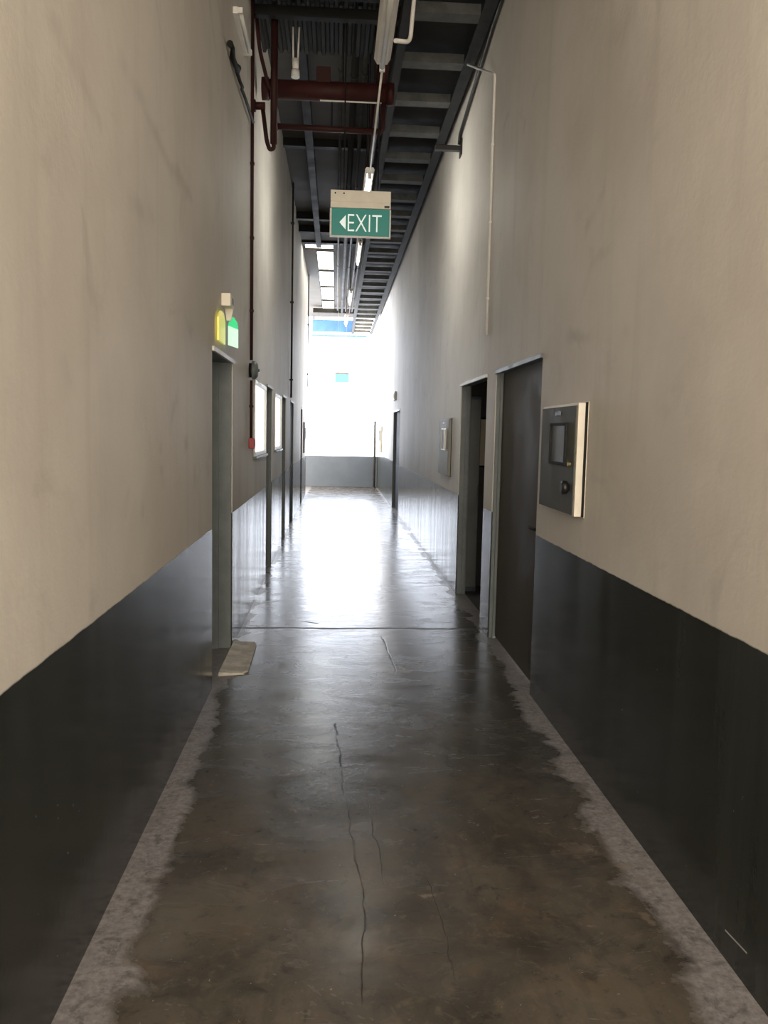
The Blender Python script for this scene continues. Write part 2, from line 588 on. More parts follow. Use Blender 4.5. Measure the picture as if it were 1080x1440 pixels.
def roof_light(i, x0, x1, y0, y1, label):
    t = thing('window_%d' % i, ((x0 + x1) / 2, (y0 + y1) / 2, HC), label, 'skylight', kind='structure')
    f = MB()
    w = 0.018
    for a, b, c, d in ((x0, x1, y0, y0 + w), (x0, x1, y1 - w, y1), (x0, x0 + w, y0 + w, y1 - w), (x1 - w, x1, y0 + w, y1 - w)):
        f.box(a, b, c, d, HC - 0.012, HC + 0.024)
    f.build('window_frame', MAT['dark'], t)
    MB().box(x0 + w, x1 - w, y0 + w, y1 - w, HC + 0.012, HC + 0.018).build('pane', MAT['glass'], t)


roof_light(3, -0.70, cx1, 16.8, 17.4, 'wide roof light where the dark ceiling ends')
for k in range(4):
    roof_light(4 + k, cx0, cx1, (17.52 if k == 0 else SKY_ROWS[k] + 0.02), SKY_ROWS[k + 1] - 0.04,
               ['nearest long roof light pane behind the hanging exit sign', 'second long roof light pane along the corridor ceiling',
                'third long roof light pane along the corridor ceiling', 'farthest long roof light pane near the blue fascia'][k])

# ceiling beams
bi = 0


def beam(y0, y1, z0, z1, label, x0=XL, x1=XR, mat='dark'):
    global bi
    bi += 1
    o = MB().box(x0, x1, y0, y1, z0, z1).build('trim_%d' % bi, MAT[mat], bevel=0.006)
    tag(o, label, 'beam', kind='structure')


beam(6.62, 6.76, 5.0, 5.14, 'nearest dark cross beam at the top of the picture')
beam(7.02, 7.10, 5.0, 5.08, 'thin dark cross beam in front of the corrugated sheet')
beam(10.95, 11.05, 5.3, 5.4, 'dark ceiling seam beam above the hanging exit sign')
beam(14.5, 14.62, 5.28, 5.4, 'dark ceiling beam just left of the hanging exit sign')
beam(15.4, 15.52, 5.28, 5.4, 'dark ceiling beam level with the foot of the exit sign')
beam(16.62, 16.8, 5.36, 5.4, 'dark beam at the front edge of the roof lights')
beam(25.0, 25.2, 5.2, 5.33, 'dark cross beam above the far parapet')
bi += 1
tag(MB().box(-0.44, -0.34, 4.0, 16.62, 5.26, 5.4).build('trim_%d' % bi, MAT['dark'], bevel=0.006),
    'long dark ceiling runner left of the pipes', 'beam', kind='structure')


# ------------------------------------------------------------------ doors and windows
def door(i, side, y0, y1, depth, leaf_mat, label, ztop=DH, leaf=True, lintel='lintel', handle_near=True, closed_upper=None):
    s = -1 if side == 'L' else 1
    xw = XL if side == 'L' else XR
    t = thing('door_%d' % i, (xw + s * depth, (y0 + y1) / 2, 0), label, 'door', kind='structure')
    f = MB()
    w = 0.022
    xa, xb = xw + s * 0.006, xw + s * (0.248 if side == 'L' else 0.098)
    f.box(xa, xb, y0, y0 + w, 0, ztop - w)
    f.box(xa, xb, y1 - w, y1, 0, ztop - w)
    f.box(xa, xb, y0, y1, ztop - w, ztop)
    # rebate stop
    xs0, xs1 = xw + s * (depth * 0.55), xw + s * (depth - 0.003)
    f.box(xs0, xs1, y0 + w, y0 + w + 0.018, 0, ztop - w)
    f.box(xs0, xs1, y1 - w - 0.018, y1 - w, 0, ztop - w)
    f.build('door_frame', MAT['frame'], t, bevel=0.004)
    if lintel:
        MB().box(xw - s * 0.014, xw + s * 0.006, y0 + 0.003, y1 - 0.003, ztop - 0.03, ztop - 0.002).build('lintel_strip', MAT[lintel], t, bevel=0.003)
    if leaf:
        x0 = xw + s * depth
        lf = MB().box(x0, x0 + s * 0.042, y0 + w + 0.003, y1 - w - 0.003, 0.012, ztop - w - 0.004).build('leaf', MAT[leaf_mat], t, bevel=0.003)
        yh = y0 + w + 0.08 if handle_near else y1 - w - 0.08
        dy = 1 if handle_near else -1
        h = MB()
        h.box(x0, x0 - s * 0.008, yh - 0.022, yh + 0.022, 0.92, 1.12)
        h.tube([(x0 - s * 0.008, yh, 1.02), (x0 - s * 0.045, yh, 1.02)], 0.01)
        h.bend([(x0 - s * 0.04, yh - dy * 0.005, 1.02), (x0 - s * 0.045, yh + dy * 0.06, 1.02), (x0 - s * 0.042, yh + dy * 0.12, 1.02)], 0.009)
        h.build('handle', MAT['dark'] if i == 6 else MAT['steel'], lf, bevel=0.0)
    return t


door(1, 'L', *LEFT_DOORS[0], 0.17, 'leafgrey', 'recessed dark door in left wall under the small exit light')
door(2, 'L', *LEFT_DOORS[1], 0.06, 'leafblue', 'dark door in left wall between the two bright windows')
door(3, 'L', *LEFT_DOORS[2], 0.06, 'leafblue', 'dark door in left wall just past the second bright window')
door(4, 'L', *LEFT_DOORS[3], 0.03, 'leafblue', 'blue grey door in left wall under the tall thin dark pipe')
door(5, 'L', *LEFT_DOORS[4], 0.06, 'leafblue', 'farthest dark door on the left before the parapet')
door(6, 'R', *RIGHT_DOORS[0], 0.055, 'leaf', 'wide closed brown grey door in right wall, nearest the camera', lintel='frame')
d7 = door(7, 'R', *RIGHT_DOORS[1], 0.09, 'leafblue', 'open doorway into a dark room in the right wall', leaf=False)
door(8, 'R', *RIGHT_DOORS[2], 0.06, 'leafblue', 'dark blue door far along the right wall', ztop=2.06)


def shop_window(i, y0, y1, label):
    t = thing('window_%d' % i, (XL, (y0 + y1) / 2, 1.36), label, 'window', kind='structure')
    f = MB()
    w = 0.035
    for a, b, c, d in ((y0, y1, 1.36, 1.36 + w), (y0, y1, 2.05 - w, 2.05), (y0, y0 + w, 1.36 + w, 2.05 - w), (y1 - w, y1, 1.36 + w, 2.05 - w)):
        f.box(XL + 0.012, XL - 0.06, a, b, c, d)
    f.build('window_frame', MAT['white'], t, bevel=0.003)
    MB().box(XL - 0.012, XL - 0.02, y0 + w, y1 - w, 1.36 + w, 2.05 - w).build('pane', MAT['pane'], t)
    MB().box(XL + 0.03, XL, y0 - 0.02, y1 + 0.02, 1.335, 1.358).build('window_sill', MAT['frame'], t, bevel=0.003)


shop_window(1, *LEFT_WINS[0], 'bright frosted window in left wall just past the alarm bell')
shop_window(2, *LEFT_WINS[1], 'smaller looking bright frosted window, second along the left wall')

# the dark room behind the open doorway
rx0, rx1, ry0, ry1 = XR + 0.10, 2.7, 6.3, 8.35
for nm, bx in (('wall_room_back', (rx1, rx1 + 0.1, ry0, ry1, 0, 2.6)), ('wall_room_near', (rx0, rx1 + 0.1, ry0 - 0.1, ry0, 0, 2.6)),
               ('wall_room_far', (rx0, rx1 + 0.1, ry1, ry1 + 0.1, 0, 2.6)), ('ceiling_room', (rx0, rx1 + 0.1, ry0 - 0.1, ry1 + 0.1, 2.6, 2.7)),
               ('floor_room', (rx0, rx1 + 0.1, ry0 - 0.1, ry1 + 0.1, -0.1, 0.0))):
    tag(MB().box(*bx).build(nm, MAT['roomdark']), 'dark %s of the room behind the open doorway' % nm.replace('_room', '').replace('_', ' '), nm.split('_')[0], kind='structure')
t = thing('notice_board', (1.75, 8.34, 1.27), 'beige board on the wall inside the dark open doorway', 'board')
MB().box(1.49, 2.05, 8.335, 8.348, 1.28, 1.76).build('board_face', MAT['board'], t, bevel=0.003)
MB().box(1.47, 2.07, 8.325, 8.345, 1.26, 1.28).box(1.47, 2.07, 8.325, 8.345, 1.76, 1.78).box(1.47, 1.49, 8.325, 8.345, 1.28, 1.76).box(2.05, 2.07, 8.325, 8.345, 1.28, 1.76).build('board_frame', MAT['dark'], t)

t7y = RIGHT_DOORS[1][0] + 0.03
lf7 = MB().box(XR + 0.11, XR + 0.95, t7y, t7y + 0.042, 0.012, DH - 0.03).build('leaf', MAT['leafblue'], d7, bevel=0.003)
MB().box(XR + 0.84, XR + 0.88, t7y + 0.042, t7y + 0.05, 0.92, 1.12).tube([(XR + 0.86, t7y + 0.05, 1.02), (XR + 0.86, t7y + 0.09, 1.02)], 0.01).build('handle', MAT['steel'], lf7)
t = thing('locker', (1.4, 8.2, 0), 'narrow slate blue locker just inside the open doorway', 'locker')
MB().box(1.335, 1.455, 8.05, 8.34, 0.0, 1.98).build('body', MAT['leafblue'], t, bevel=0.004)
lk = MB().box(1.34, 1.45, 8.035, 8.05, 0.05, 1.95).build('door', MAT['leafgrey'], t, bevel=0.003)
MB().box(1.435, 1.445, 8.02, 8.035, 0.95, 1.10).build('handle', MAT['steel'], lk)

# concrete pad at the left door
pd = MB()
pd.prism([(XL, 5.15, 0), (XL + 0.165, 5.19, 0), (XL + 0.155, 5.2, 0.008), (XL, 5.17, 0.022)], (0, 0.79, 0))
pd.prism([(XL + 0.155, 5.2, 0.0), (XL + 0.185, 5.25, 0.0), (XL + 0.175, 5.9, 0.0), (XL + 0.155, 5.98, 0.0)], (0, 0, 0.012))
tag(pd.build('door_ramp', MAT['concrete'], bevel=0.004), 'small rough concrete ramp at the foot of the left door', 'ramp')

# ------------------------------------------------------------------ ceiling services
# corrugated sheet
cs = MB()
zb = 5.16
pts_lo = []
x = XL
k = 0
while x < XR - 0.001:
    pts_lo.append((x, zb + (0.0 if k % 4 in (0, 1) else 0.035)))
    x += 0.028 if k % 2 == 0 else 0.012
    k += 1
pts_lo.append((XR, zb))
for (xa, za), (xb, zb2) in zip(pts_lo[:-1], pts_lo[1:]):
    cs.prism([(xa, 7.14, za), (xb, 7.14, zb2), (xb, 7.14, zb2 + 0.006), (xa, 7.14, za + 0.006)], (0, 0.92, 0))
tag(cs.build('corrugated_sheet', MAT['deck']), 'ribbed dark metal sheet spanning the corridor above the red pipe', 'metal sheet')

# cable ladder along the right side
t = thing('cable_ladder', (0.85, 14, 4.85), 'long dark cable ladder under the ceiling along the right wall', 'cable ladder')
r = MB().box(0.47, 0.54, 3.0, 27.2, 4.845, 4.86).box(0.47, 0.48, 3.0, 27.2, 4.86, 4.97).build('side_rail', MAT['tray'], t)
r = MB().box(1.08, 1.175, 3.0, 27.2, 4.845, 4.86).box(1.165, 1.175, 3.0, 27.2, 4.86, 4.97).build('side_rail', MAT['tray'], t)
y = 3.26
rung0 = None
while y < 27.1:
    if rung0 is None:
        rung0 = MB().box(0.54, 1.08, y - 0.07, y + 0.07, 4.85, 4.868).box(0.54, 1.08, y + 0.06, y + 0.07, 4.868, 4.93).box(0.54, 1.08, y - 0.07, y - 0.06, 4.868, 4.93).build('rung', MAT['rung'], t)
        rp = y
    else:
        c = rung0.copy()
        COL.objects.link(c)
        c.parent = t
        c.matrix_parent_inverse = rung0.matrix_parent_inverse.copy()
        c.location = (0, y - rp, 0)
    y += 0.84
# cover plate over the ladder near the camera
tag(MB().box(0.485, 1.16, 3.0, 23.9, 4.975, 4.985).build('ladder_cover', MAT['dark']),
    'dark cover sheet lying on top of the cable ladder', 'cover')

# bracket and conduits on the right wall
t = thing('wall_bracket', (XR, 8.4, 4.5), 'short black bracket on right wall under the cable ladder', 'bracket')
MB().box(0.96, XR, 8.37, 8.43, 4.45, 4.50).build('arm', MAT['black'], t, bevel=0.004)
MB().box(XR - 0.012, XR, 8.33, 8.47, 4.40, 4.56).build('wall_plate', MAT['black'], t, bevel=0.003)
o = MB().bend([(1.206, 5.4, 4.95), (1.206, 6.6, 4.86), (1.206, 8.36, 4.60), (1.206, 8.40, 4.515)], 0.018, 0.06).build('sloping_conduit', MAT['black'], smooth=True)
tag(o, 'dark conduit sloping along the top of the right wall', 'conduit')
t = thing('white_conduit', (XR, 6.6, 2.4), 'thin white conduit running down the right wall above the doors', 'conduit')
MB().bend([(XR - 0.0135, 6.6, 2.41), (XR - 0.0135, 6.6, 4.435), (1.11, 7.35, 4.83)], 0.011, 0.03).build('pipe_run', MAT['white'], t, smooth=True)
for z in (2.7, 3.3, 3.9):
    MB().box(XR - 0.026, XR - 0.001, 6.585, 6.615, z - 0.008, z + 0.008).build('clip', MAT['white'], t)


# fluorescent battens hung on rods
def batten(y0, y1, x, z, lit, label, width=0.045, dim=False):
    t = thing('tube_light', (x, (y0 + y1) / 2, z + 0.08), label, 'tube light', 'tube lights hung along the corridor')
    MB().prism([(x - width * 0.6, y0, z + 0.03), (x + width * 0.6, y0, z + 0.03), (x + width, y0, z + 0.065), (x + width * 0.7, y0, z + 0.085),
                (x - width * 0.7, y0, z + 0.085), (x - width, y0, z + 0.065)], (0, y1 - y0, 0)).build('housing', MAT['white'], t, bevel=0.003)
    MB().tube([(x, y0 + 0.03, z), (x, y1 - 0.03, z)], 0.016, 12).build('tube', MAT['tubedim' if dim else 'tube'] if lit else MAT['offtube'], t, smooth=True)
    for a, b in ((y0, y0 + 0.03), (y1 - 0.03, y1)):
        MB().box(x - 0.018, x + 0.018, a, b, z - 0.018, z + 0.032).build('end_cap', MAT['white'], t, bevel=0.003)
    for yy in (y0 + 0.36, y1 - 0.25):
        MB().tube([(x, yy, z + 0.08), (x, yy, HC)], 0.005, 8).build('hanger_rod', MAT['dark'], t)
    return t


batten(4.15, 5.56, 0.27, 3.985, False, 'unlit pale tube light at the top of the picture', 0.055)
batten(7.80, 9.00, 0.283, 3.985, True, 'brightly lit tube light just above the hanging exit sign')
batten(12.7, 14.2, 0.335, 4.47, True, 'lit tube light seen right under the hanging exit sign', dim=True)
batten(17.0, 18.6, 0.275, 4.47, True, 'lit tube light beside the roof lights, third lit one along', dim=True)
batten(20.6, 22.3, 0.235, 4.47, True, 'farthest lit tube light near the blue fascia', dim=True)
o = MB().tube([(0.272, 5.56, 3.995), (0.282, 7.80, 3.995)], 0.008, 8).build('light_conduit', MAT['white'], smooth=True)
tag(o, 'thin pale conduit joining the unlit tube light to the first lit one', 'conduit')
o = MB().tube([(0.286, 9.0, 4.03), (0.30, 9.6, 4.06), (0.335, 12.2, 4.50), (0.335, 12.7, 4.53)], 0.012, 8).build('light_conduit', MAT['pipe'], smooth=True)
tag(o, 'thin dark conduit between tube lights right behind the exit sign', 'conduit')
o = MB().bend([(0.33, 14.2, 4.53), (0.31, 15.6, 4.53), (0.28, 17.0, 4.53)], 0.014, 0.2, 8).build('light_conduit', MAT['pipe'], smooth=True)
tag(o, 'thin dark conduit between tube lights beside the first roof light pane', 'conduit')
# small unlit batten and dark cable high on the left wall
t = thing('wall_light', (XL, 6.1, 4.43), 'short pale unlit light high on the left wall', 'wall light')
MB().box(XL, XL + 0.035, 5.82, 6.45, 4.415, 4.46).build('housing', MAT['white'], t, bevel=0.004)
MB().tube([(XL + 0.05, 5.84, 4.437), (XL + 0.05, 6.43, 4.437)], 0.014).build('tube', MAT['offtube'], t, smooth=True)
for a, b in ((5.82, 5.845), (6.425, 6.45)):
    MB().box(XL + 0.03, XL + 0.066, a, b, 4.42, 4.455).build('end_cap', MAT['white'], t)
pts = [(XL + 0.03 + 0.008 * math.sin(q * 2.1), 5.45 + q * 0.09, 4.05 + 0.012 * math.sin(q * 1.7)) for q in range(10)] + [(XL + 0.03, 6.9, 4.1)]
tag(MB().tube(pts, [0.022, 0.014, 0.02, 0.018, 0.024, 0.014, 0.012, 0.012, 0.012, 0.012, 0.012], 10).build('loose_cable', MAT['dark'], smooth=True),
    'knotted dark cable running along the left wall to the red pipes', 'cable')

# white conduit across the top
tag(MB().tube([(-0.30, 6.60, 4.988), (0.30, 6.60, 4.983)], 0.011, 8).build('cross_conduit', MAT['white'], smooth=True),
    'thin white conduit under the nearest cross beam at the top', 'conduit')
tag(MB().bend([(0.337, 5.3, 4.05), (0.44, 5.42, 4.10), (0.50, 5.5, 4.84)], 0.014, 0.05, 8).build('cross_conduit', MAT['white'], smooth=True),
    'short pale conduit from the unlit tube light to the cable ladder', 'conduit')
# white twin-prong fitting
t = thing('ceiling_fitting', (-0.40, 7.55, 4.9), 'small white two pronged fitting hanging above the red main pipe', 'fitting')
MB().tube([(-0.43, 7.55, 5.16), (-0.425, 7.55, 4.87)], 0.008, 8).build('prong', MAT['white'], t)
MB().tube([(-0.375, 7.55, 5.16), (-0.385, 7.55, 4.87)], 0.008, 8).build('prong', MAT['white'], t)
MB().tube([(-0.405, 7.55, 4.89), (-0.405, 7.55, 4.80)], [0.032, 0.026]).build('body', MAT['white'], t, smooth=True)
MB().tube([(-0.405, 7.55, 4.80), (-0.405, 7.55, 4.735)], [0.034, 0.038]).build('lens', MAT['offtube'], t, smooth=True)

# long pipes under the ceiling
for (xp, zp, rp_, mat, lab) in (
        (0.00, 5.27, 0.020, 'pipe', 'thin grey ceiling pipe, leftmost of the long pipe run'),
        (0.14, 5.22, 0.038, 'dark', 'thick dark ceiling pipe left of the tube lights'),
        (0.245, 5.25, 0.024, 'pipe', 'grey ceiling pipe just right of the thick dark pipe'),
        (0.36, 5.20, 0.020, 'dred', 'thin dark red ceiling pipe above the tube lights'),
        (0.44, 5.24, 0.026, 'pipe', 'grey ceiling pipe nearest the cable ladder')):
    t = thing('ceiling_pipe', (xp, 13, zp), lab, 'pipe')
    MB().tube([(xp, 3.0, zp), (xp, 24.9, zp)], rp_, 12).build('pipe_run', MAT[mat], t, smooth=True)
    for yy in (4.6, 8.6, 12.4, 18.3, 22.4):
        MB().tube([(xp, yy, zp + rp_ * 0.6), (xp, yy, HC)], 0.006, 8).tube([(xp, yy - 0.012, zp), (xp, yy + 0.012, zp)], rp_ + 0.006, 12).build('hanger', MAT['dark'], t)

# red fire main across the corridor
t = thing('fire_main', (-0.1, 7.45, 4.59), 'thick dark red main pipe crossing under the ceiling', 'pipe')
MB().tube([(-0.66, 7.45, 4.585), (0.46, 7.45, 4.59)], 0.082, 18).build('pipe_run', MAT['red'], t, smooth=True)
for xq in (-0.66, 0.44):
    MB().tube([(xq - 0.03, 7.45, 4.587), (xq + 0.03, 7.45, 4.587)], 0.094, 18).build('flange', MAT['red'], t, smooth=True)
MB().box(-0.215, -0.09, 7.38, 7.52, 4.64, 4.77).build('clamp_box', MAT['dred'], t, bevel=0.006)
for xq in (0.02, 0.30):
    MB().tube([(xq, 7.45, 4.66), (xq, 7.45, 5.16)], 0.007, 8).build('hanger_rod', MAT['dark'], t)
MB().tube([(-0.18, 7.41, 4.495), (0.36, 7.41, 4.495)], 0.007, 8).build('white_conduit', MAT['white'], t, smooth=True)
MB().bend([(0.36, 7.45, 4.65), (0.40, 7.45, 4.95), (0.40, 8.1, 5.0), (0.40, 10.5, 5.0)], 0.04, 0.08).build('riser', MAT['red'], t, smooth=True)
# branch pipe
t = thing('sprinkler_branch', (-0.1, 7.45, 4.27), 'thin dark red branch pipe below the thick red main', 'pipe')
MB().tube([(-0.56, 7.45, 4.275), (0.36, 7.45, 4.265)], 0.026, 12).build('pipe_run', MAT['dred'], t, smooth=True)
MB().tube([(-0.075, 7.45, 4.29), (-0.075, 7.45, 4.505)], 0.008, 8).build('hanger_rod', MAT['dark'], t)
MB().bend([(0.35, 7.45, 4.265), (0.38, 7.45, 4.28), (0.38, 7.45, 4.505)], 0.022, 0.05).build('elbow', MAT['dred'], t, smooth=True)
MB().tube([(-0.59, 7.45, 4.275), (-0.55, 7.45, 4.275)], 0.036, 12).build('coupling', MAT['dred'], t, smooth=True)
# vertical drop with U bend
t = thing('sprinkler_drop', (-0.57, 7.2, 4.2), 'dark red drop pipe with a U bend beside the left wall', 'pipe')
MB().tube([(-0.565, 7.2, 5.16), (-0.565, 7.2, 4.04)], 0.03, 12).build('pipe_run', MAT['dred'], t, smooth=True)
MB().bend([(-0.565, 7.2, 4.08), (-0.565, 7.2, 4.0), (-0.60, 7.2, 3.99), (-0.625, 7.2, 4.06), (-0.665, 7.2, 4.36)], 0.018, 0.03).build('u_bend', MAT['dred'], t, smooth=True)
MB().bend([(-0.72, 7.2, 5.1), (-0.69, 7.2, 4.8), (-0.61, 7.2, 4.50), (-0.57, 7.2, 4.46)], 0.016, 0.08).build('slanting_arm', MAT['dred'], t, smooth=True)
MB().tube([(XL, 7.2, 4.345), (-0.64, 7.2, 4.345)], 0.032, 12).tube([(XL, 7.2, 4.345), (XL + 0.02, 7.2, 4.345)], 0.05, 12).build('wall_anchor', MAT['red'], t, smooth=True)

# ------------------------------------------------------------------ fire alarm on the left wall
t = thing('alarm_conduit', (XL, 6.98, 1.5), 'thin dark red conduit running down the left wall', 'conduit')
MB().bend([(XL + 0.016, 6.98, 1.53), (XL + 0.016, 6.98, 2.02)], 0.012, 0.02).tube([(XL + 0.016, 6.98, 2.19), (XL + 0.016, 6.98, 5.15)], 0.014, 10).build('pipe_run', MAT['dred'], t, smooth=True)
for z in (1.8, 2.6, 3.2, 3.8):
    MB().box(XL, XL + 0.034, 6.965, 6.995, z - 0.01, z + 0.01).build('clip', MAT['dred'], t)
t = thing('alarm_bell', (XL, 6.98, 2.1), 'round dark alarm bell on the left wall conduit', 'alarm bell')
MB().tube([(XL + 0.075, 6.98, 2.105), (XL + 0.07, 6.98, 2.105), (XL + 0.05, 6.98, 2.105), (XL + 0.025, 6.98, 2.105)], [0.03, 0.055, 0.076, 0.08], 24).build('gong', MAT['frame'], t, smooth=True)
MB().tube([(XL, 6.98, 2.105), (XL + 0.025, 6.98, 2.105)], 0.06, 20).build('back_box', MAT['dark'], t, smooth=True)
MB().tube([(XL + 0.073, 6.98, 2.105), (XL + 0.085, 6.98, 2.105)], 0.012, 12).build('center_nut', MAT['steel'], t)
t = thing('call_point', (XL, 6.98, 1.48), 'small red fire call point low on the left wall conduit', 'call point')
MB().box(XL, XL + 0.05, 6.935, 7.025, 1.44, 1.53).build('body', MAT['brightred'], t, bevel=0.006)
MB().box(XL + 0.05, XL + 0.054, 6.955, 7.005, 1.46, 1.51).build('glass_plate', MAT['palesteel'], t)

# small exit light above the left door
t = thing('door_exit_light', (XL, 5.4, 2.4), 'small yellow and green exit light above the left door', 'exit light')
MB().box(XL, XL + 0.06, 5.28, 5.46, 2.385, 2.465).build('mount_box', MAT['cream'], t, bevel=0.006)
MB().box(XL + 0.06, XL + 0.063, 5.33, 5.41, 2.405, 2.445).build('name_plate', MAT['palesteel'], t)
MB().prism([(XL + 0.004, 5.42, 2.385), (XL + 0.056, 5.42, 2.385), (XL + 0.045, 5.42, 2.31), (XL + 0.015, 5.42, 2.31)], (0, 0.03, 0)).build('neck', MAT['cream'], t)
MB().prism([(XL + 0.012, 5.02, 2.14), (XL + 0.012, 5.30, 2.14), (XL + 0.012, 5.30, 2.28), (XL + 0.012, 5.24, 2.33), (XL + 0.012, 5.12, 2.33), (XL + 0.012, 5.02, 2.28)], (0.012, 0, 0)).build('yellow_panel', MAT['yellow'], t)
g = MB().prism([(XL + 0.022, 5.44, 2.28), (XL + 0.088, 5.44, 2.255), (XL + 0.083, 5.44, 2.30), (XL + 0.06, 5.44, 2.335), (XL + 0.035, 5.44, 2.34)], (0, 0.012, 0)).build('green_panel', MAT['brightgreen'], t)
MB().prism([(XL + 0.022, 5.44, 2.155), (XL + 0.088, 5.44, 2.135), (XL + 0.088, 5.44, 2.255), (XL + 0.022, 5.44, 2.28)], (0, 0.012, 0)).build('pale_panel', MAT['mint'], t)


# ------------------------------------------------------------------ hanging exit signs
def fit_text(txt, x0, x1, z0, z1, y, mat, parent, name):
    cu = bpy.data.curves.new('lettering', 'FONT')
    cu.body = txt
    cu.size = 1.0
    cu.extrude = 0.01
    cu.offset = -0.012
    cu.resolution_u = 3
    ob = bpy.data.objects.new('lettering_source', cu)
    COL.objects.link(ob)
    dg = bpy.context.evaluated_depsgraph_get()
    me = bpy.data.meshes.new_from_object(ob.evaluated_get(dg))
    bpy.data.objects.remove(ob)
    bpy.data.curves.remove(cu)
    vx = [v.co.x for v in me.vertices]; vy = [v.co.y for v in me.vertices]
    ax, bx, ay, by = min(vx), max(vx), min(vy), max(vy)
    for v in me.vertices:
        X = x0 + (v.co.x - ax) / (bx - ax) * (x1 - x0)
        Z = z0 + (v.co.y - ay) / (by - ay) * (z1 - z0)
        v.co = (X, y - v.co.z * 0.15, Z)
    me.materials.clear()
    me.materials.append(mat)
    o = bpy.data.objects.new(name, me)
    COL.objects.link(o)
    o.parent = parent
    o.matrix_parent_inverse = PINV(parent)
    return o


SY = 7.2
sx0, sx1, sz0, sz1 = -0.078, 0.452, 3.283, 3.672
sign = thing('exit_sign', ((sx0 + sx1) / 2, SY, sz1), 'green exit sign with left arrow hanging from the ceiling', 'exit sign')
MB().box(sx0 + 0.005, sx1 - 0.005, SY - 0.035, SY + 0.035, 3.575, sz1).box(sx0 + 0.012, sx1 - 0.012, SY - 0.031, SY + 0.031, 3.568, 3.576).box(sx0 + 0.005, sx1 - 0.005, SY - 0.035, SY + 0.035, 3.525, 3.569).build('housing', MAT['cream'], sign, bevel=0.004)
for xs in (sx0 + 0.045, sx0 + 0.12):
    MB().tube([(xs, SY - 0.034, sz1 - 0.028), (xs, SY - 0.038, sz1 - 0.028)], 0.007, 10).build('screw', MAT['dark'], sign)
MB().box(sx1 - 0.06, sx1 - 0.016, SY - 0.038, SY - 0.033, 3.532, 3.550).build('test_switch', MAT['black'], sign)
f = MB()
f.box(sx0, sx0 + 0.016, SY - 0.012, SY + 0.012, sz0, 3.526).box(sx1 - 0.012, sx1, SY - 0.012, SY + 0.012, sz0, 3.526).box(sx0 + 0.016, sx1 - 0.012, SY - 0.012, SY + 0.012, sz0, sz0 + 0.014)
f.build('panel_frame', MAT['white'], sign, bevel=0.002)
panel = MB().box(sx0 + 0.016, sx1 - 0.012, SY - 0.008, SY + 0.008, sz0 + 0.014, 3.526).build('sign_panel', MAT['green'], sign)
fit_text('EXIT', 0.078, 0.372, 3.335, 3.478, SY - 0.0085, MAT['letter'], sign, 'lettering')
MB().prism([(0.006, SY - 0.008, 3.408), (0.060, SY - 0.008, 3.348), (0.060, SY - 0.008, 3.468)], (0, -0.003, 0)).build('arrow', MAT['letter'], sign)
for xs in (0.04, 0.335):
    MB().tube([(xs, SY, sz1), (xs, SY, 5.15)], 0.006, 8).build('hanger_rod', MAT['dark'], sign)

# far exit sign; the glare over it is put into the pale panel colour
FY = 20.4
fs = thing('exit_sign', (0.136, FY, 3.06), 'small exit sign, its cyan paled to imitate glare, hanging against the far daylight', 'exit sign')
MB().box(-0.04, 0.312, FY - 0.02, FY + 0.02, 3.03, 3.075).build('housing', MAT['white'], fs, bevel=0.004)
MB().box(-0.04, 0.312, FY - 0.008, FY + 0.008, 2.83, 3.03).build('sign_panel', MAT['hazegreen'], fs, bevel=0.003)
for xs in (0.03, 0.24):
    MB().tube([(xs, FY, 3.075), (xs, FY, HC)], 0.004, 6).build('hanger_rod', MAT['white'], fs)


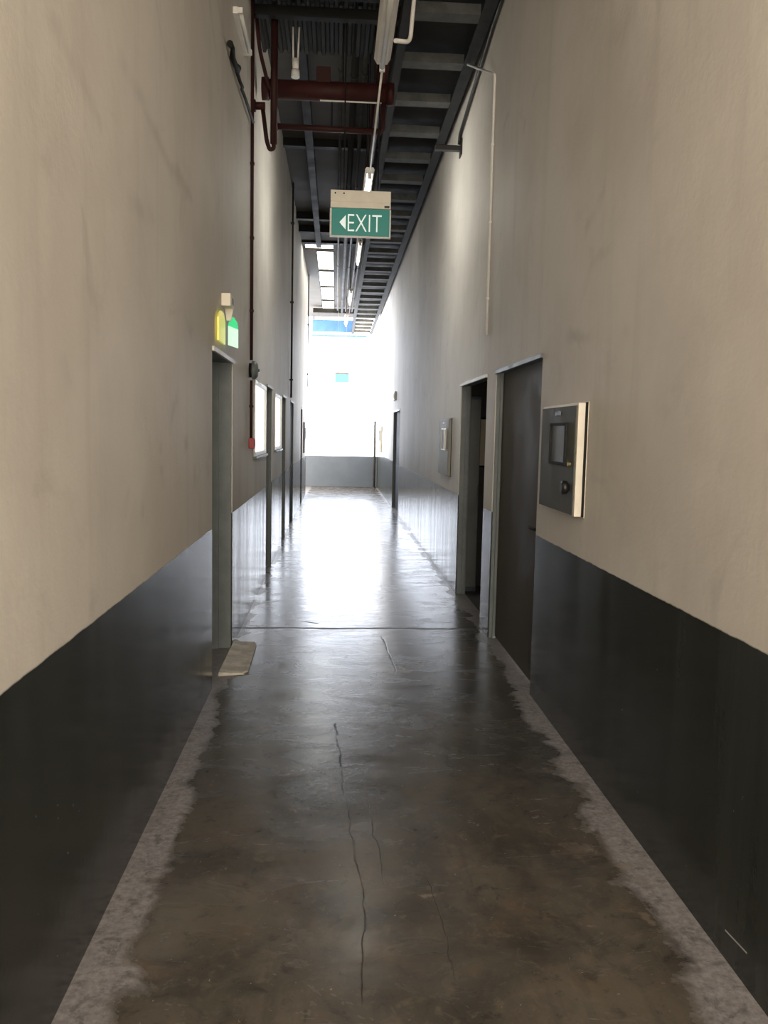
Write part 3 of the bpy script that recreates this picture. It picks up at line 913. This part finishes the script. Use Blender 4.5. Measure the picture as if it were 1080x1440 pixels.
# ------------------------------------------------------------------ meter cabinets
def cabinet(y0, y1, z0, z1, s, plate, label, knob=True, bar=False, thin=1.0):
    """s=+1 on the right wall, -1 on the left wall"""
    xw = XR if s > 0 else XL
    q = lambda d: xw - s * d * thin
    t = thing('meter_cabinet', (xw, (y0 + y1) / 2, z0), label, 'meter cabinet', 'meter cabinets on the corridor walls')
    MB().box(q(0), q(0.045), y0 + 0.012, y1, z0, z1).box(q(0), q(0.004), y0 - 0.012, y1 + 0.006, z0 - 0.006, z1 + 0.008).build('body', MAT['cream' if thin == 1.0 else 'palesteel'], t, bevel=0.003)
    MB().box(q(0), q(0.012), y0 - 0.010, y0 + 0.006, z0, z1 + 0.004).build('edge_shadow_strip', MAT['dark'], t)  # dark strip painted in for the shadow gap along the near edge
    dr = MB().box(q(0.046), q(0.052), y0 + 0.03, y1 - 0.004, z0 + 0.005, z1 - 0.012).build('door', MAT[plate], t, bevel=0.002)
    L = y1 - y0
    a, b = y0 + 0.23 * L, y0 + 0.68 * L
    c, d = z0 + 0.44 * (z1 - z0), z0 + 0.83 * (z1 - z0)
    w = 0.014
    f = MB()
    for (p0, p1, p2, p3) in ((a, b, c, c + w), (a, b, d - w, d), (a, a + w * 1.6, c + w, d - w), (b - w, b, c + w, d - w)):
        f.box(q(0.052), q(0.064), p0, p1, p2, p3)
    f.build('viewing_frame', MAT['tray' if not bar else 'white'], dr, bevel=0.002)
    MB().box(q(0.052), q(0.055), a + w * 1.6, b - w, c + w, d - w).build('viewing_pane', MAT['leafgrey' if not bar else 'palesteel'], dr)
    MB().box(q(0.052), q(0.055), y0 + 0.42 * L, y0 + 0.58 * L, z1 - 0.055, z1 - 0.035).build('name_plate', MAT['black'], dr)
    MB().tube([(q(0.052), y0 + 0.13 * L, z0 + 0.46 * (z1 - z0)), (q(0.066), y0 + 0.13 * L, z0 + 0.46 * (z1 - z0))], 0.011, 12).build('lock', MAT['brass'], dr)
    if knob:
        MB().tube([(q(0.052), y0 + 0.14 * L, z0 + 0.14), (q(0.066), y0 + 0.14 * L, z0 + 0.14), (q(0.085), y0 + 0.14 * L, z0 + 0.14), (q(0.094), y0 + 0.14 * L, z0 + 0.14)],
                  [0.018, 0.034, 0.036, 0.024], 16).build('knob', MAT['black'], dr, smooth=True)
    if bar:
        MB().box(q(0.064), q(0.085), a, a + 0.05, c + 0.01, d - 0.01).build('handle', MAT['white'], dr, bevel=0.004)
    return t


cabinet(3.88, 4.56, 1.205, 1.765, 1, 'steel', 'grey steel meter cabinet with cream side, beside the nearest right door')
cabinet(8.48, 9.30, 1.15, 1.765, 1, 'palesteel', 'meter cabinet paled to imitate grazing light, with white handle, past the open right doorway', knob=False, bar=True, thin=0.65)  # plate coloured paler than the first cabinet's to imitate grazing light
cabinet(21.2, 22.0, 1.08, 1.765, 1, 'steel', 'meter cabinet at the far end of the right wall', knob=False)
cabinet(18.55, 19.3, 1.10, 1.80, -1, 'palesteel', 'pale meter cabinet near the end of the left wall', knob=False, bar=True, thin=0.65)

# small pale sign above the far right door
t = thing('door_light', (XR, 16.6, 2.3), 'small white fitting above the far blue right door', 'light fitting')
MB().box(XR - 0.05, XR, 16.45, 16.9, 2.26, 2.44).build('housing', MAT['white'], t, bevel=0.005)
MB().box(XR - 0.056, XR - 0.05, 16.5, 16.85, 2.29, 2.41).build('lens', MAT['offtube'], t)

# drain pipes
t = thing('drain_pipe', (XL, 12.9, 2.15), 'tall thin dark pipe on left wall above the blue grey door', 'pipe')
MB().tube([(XL + 0.03, 12.9, 2.12), (XL + 0.03, 12.9, HC)], 0.015, 12).build('pipe_run', MAT['pipe'], t, smooth=True)
for z in (2.4, 3.6, 4.8):
    MB().box(XL, XL + 0.055, 12.87, 12.93, z - 0.012, z + 0.012).build('clip', MAT['pipe'], t)
t = thing('drain_pipe', (XL, 20.2, 2.68), 'thin dark pipe at the far end corner of the left wall', 'pipe')
MB().tube([(XL + 0.03, 20.2, 2.68), (XL + 0.03, 20.2, HC)], 0.014, 12).build('pipe_run', MAT['pipe'], t, smooth=True)
for z in (3.0, 4.2):
    MB().box(XL, XL + 0.055, 20.17, 20.23, z - 0.012, z + 0.012).build('clip', MAT['pipe'], t)
t = thing('corner_post', (1.13, 23.2, 0), 'slim grey post in the far right corner by the parapet', 'post')
MB().tube([(1.13, 23.25, 0.0), (1.13, 23.25, 1.93)], 0.035, 14).build('shaft', MAT['pipe'], t, smooth=True)
MB().tube([(1.13, 23.25, 0.0), (1.13, 23.25, 0.02)], 0.06, 14).build('base_plate', MAT['pipe'], t)

# blue fascia beyond the parapet
t = thing('fascia_panel', (0.0, 27.35, 4.75), 'blue sheet fascia under the roof edge beyond the parapet', 'fascia')
MB().box(-0.82, 0.62, 27.3, 27.33, 4.90, 5.3).build('sheet', MAT['blue'], t)
MB().box(-0.84, 1.0, 27.29, 27.35, 4.75, 4.81).build('bottom_rail', MAT['blue'], t)
for xq in (-0.8, 0.55):
    MB().box(xq, xq + 0.04, 27.33, 27.36, 4.75, HC).build('bracket', MAT['dark'], t)
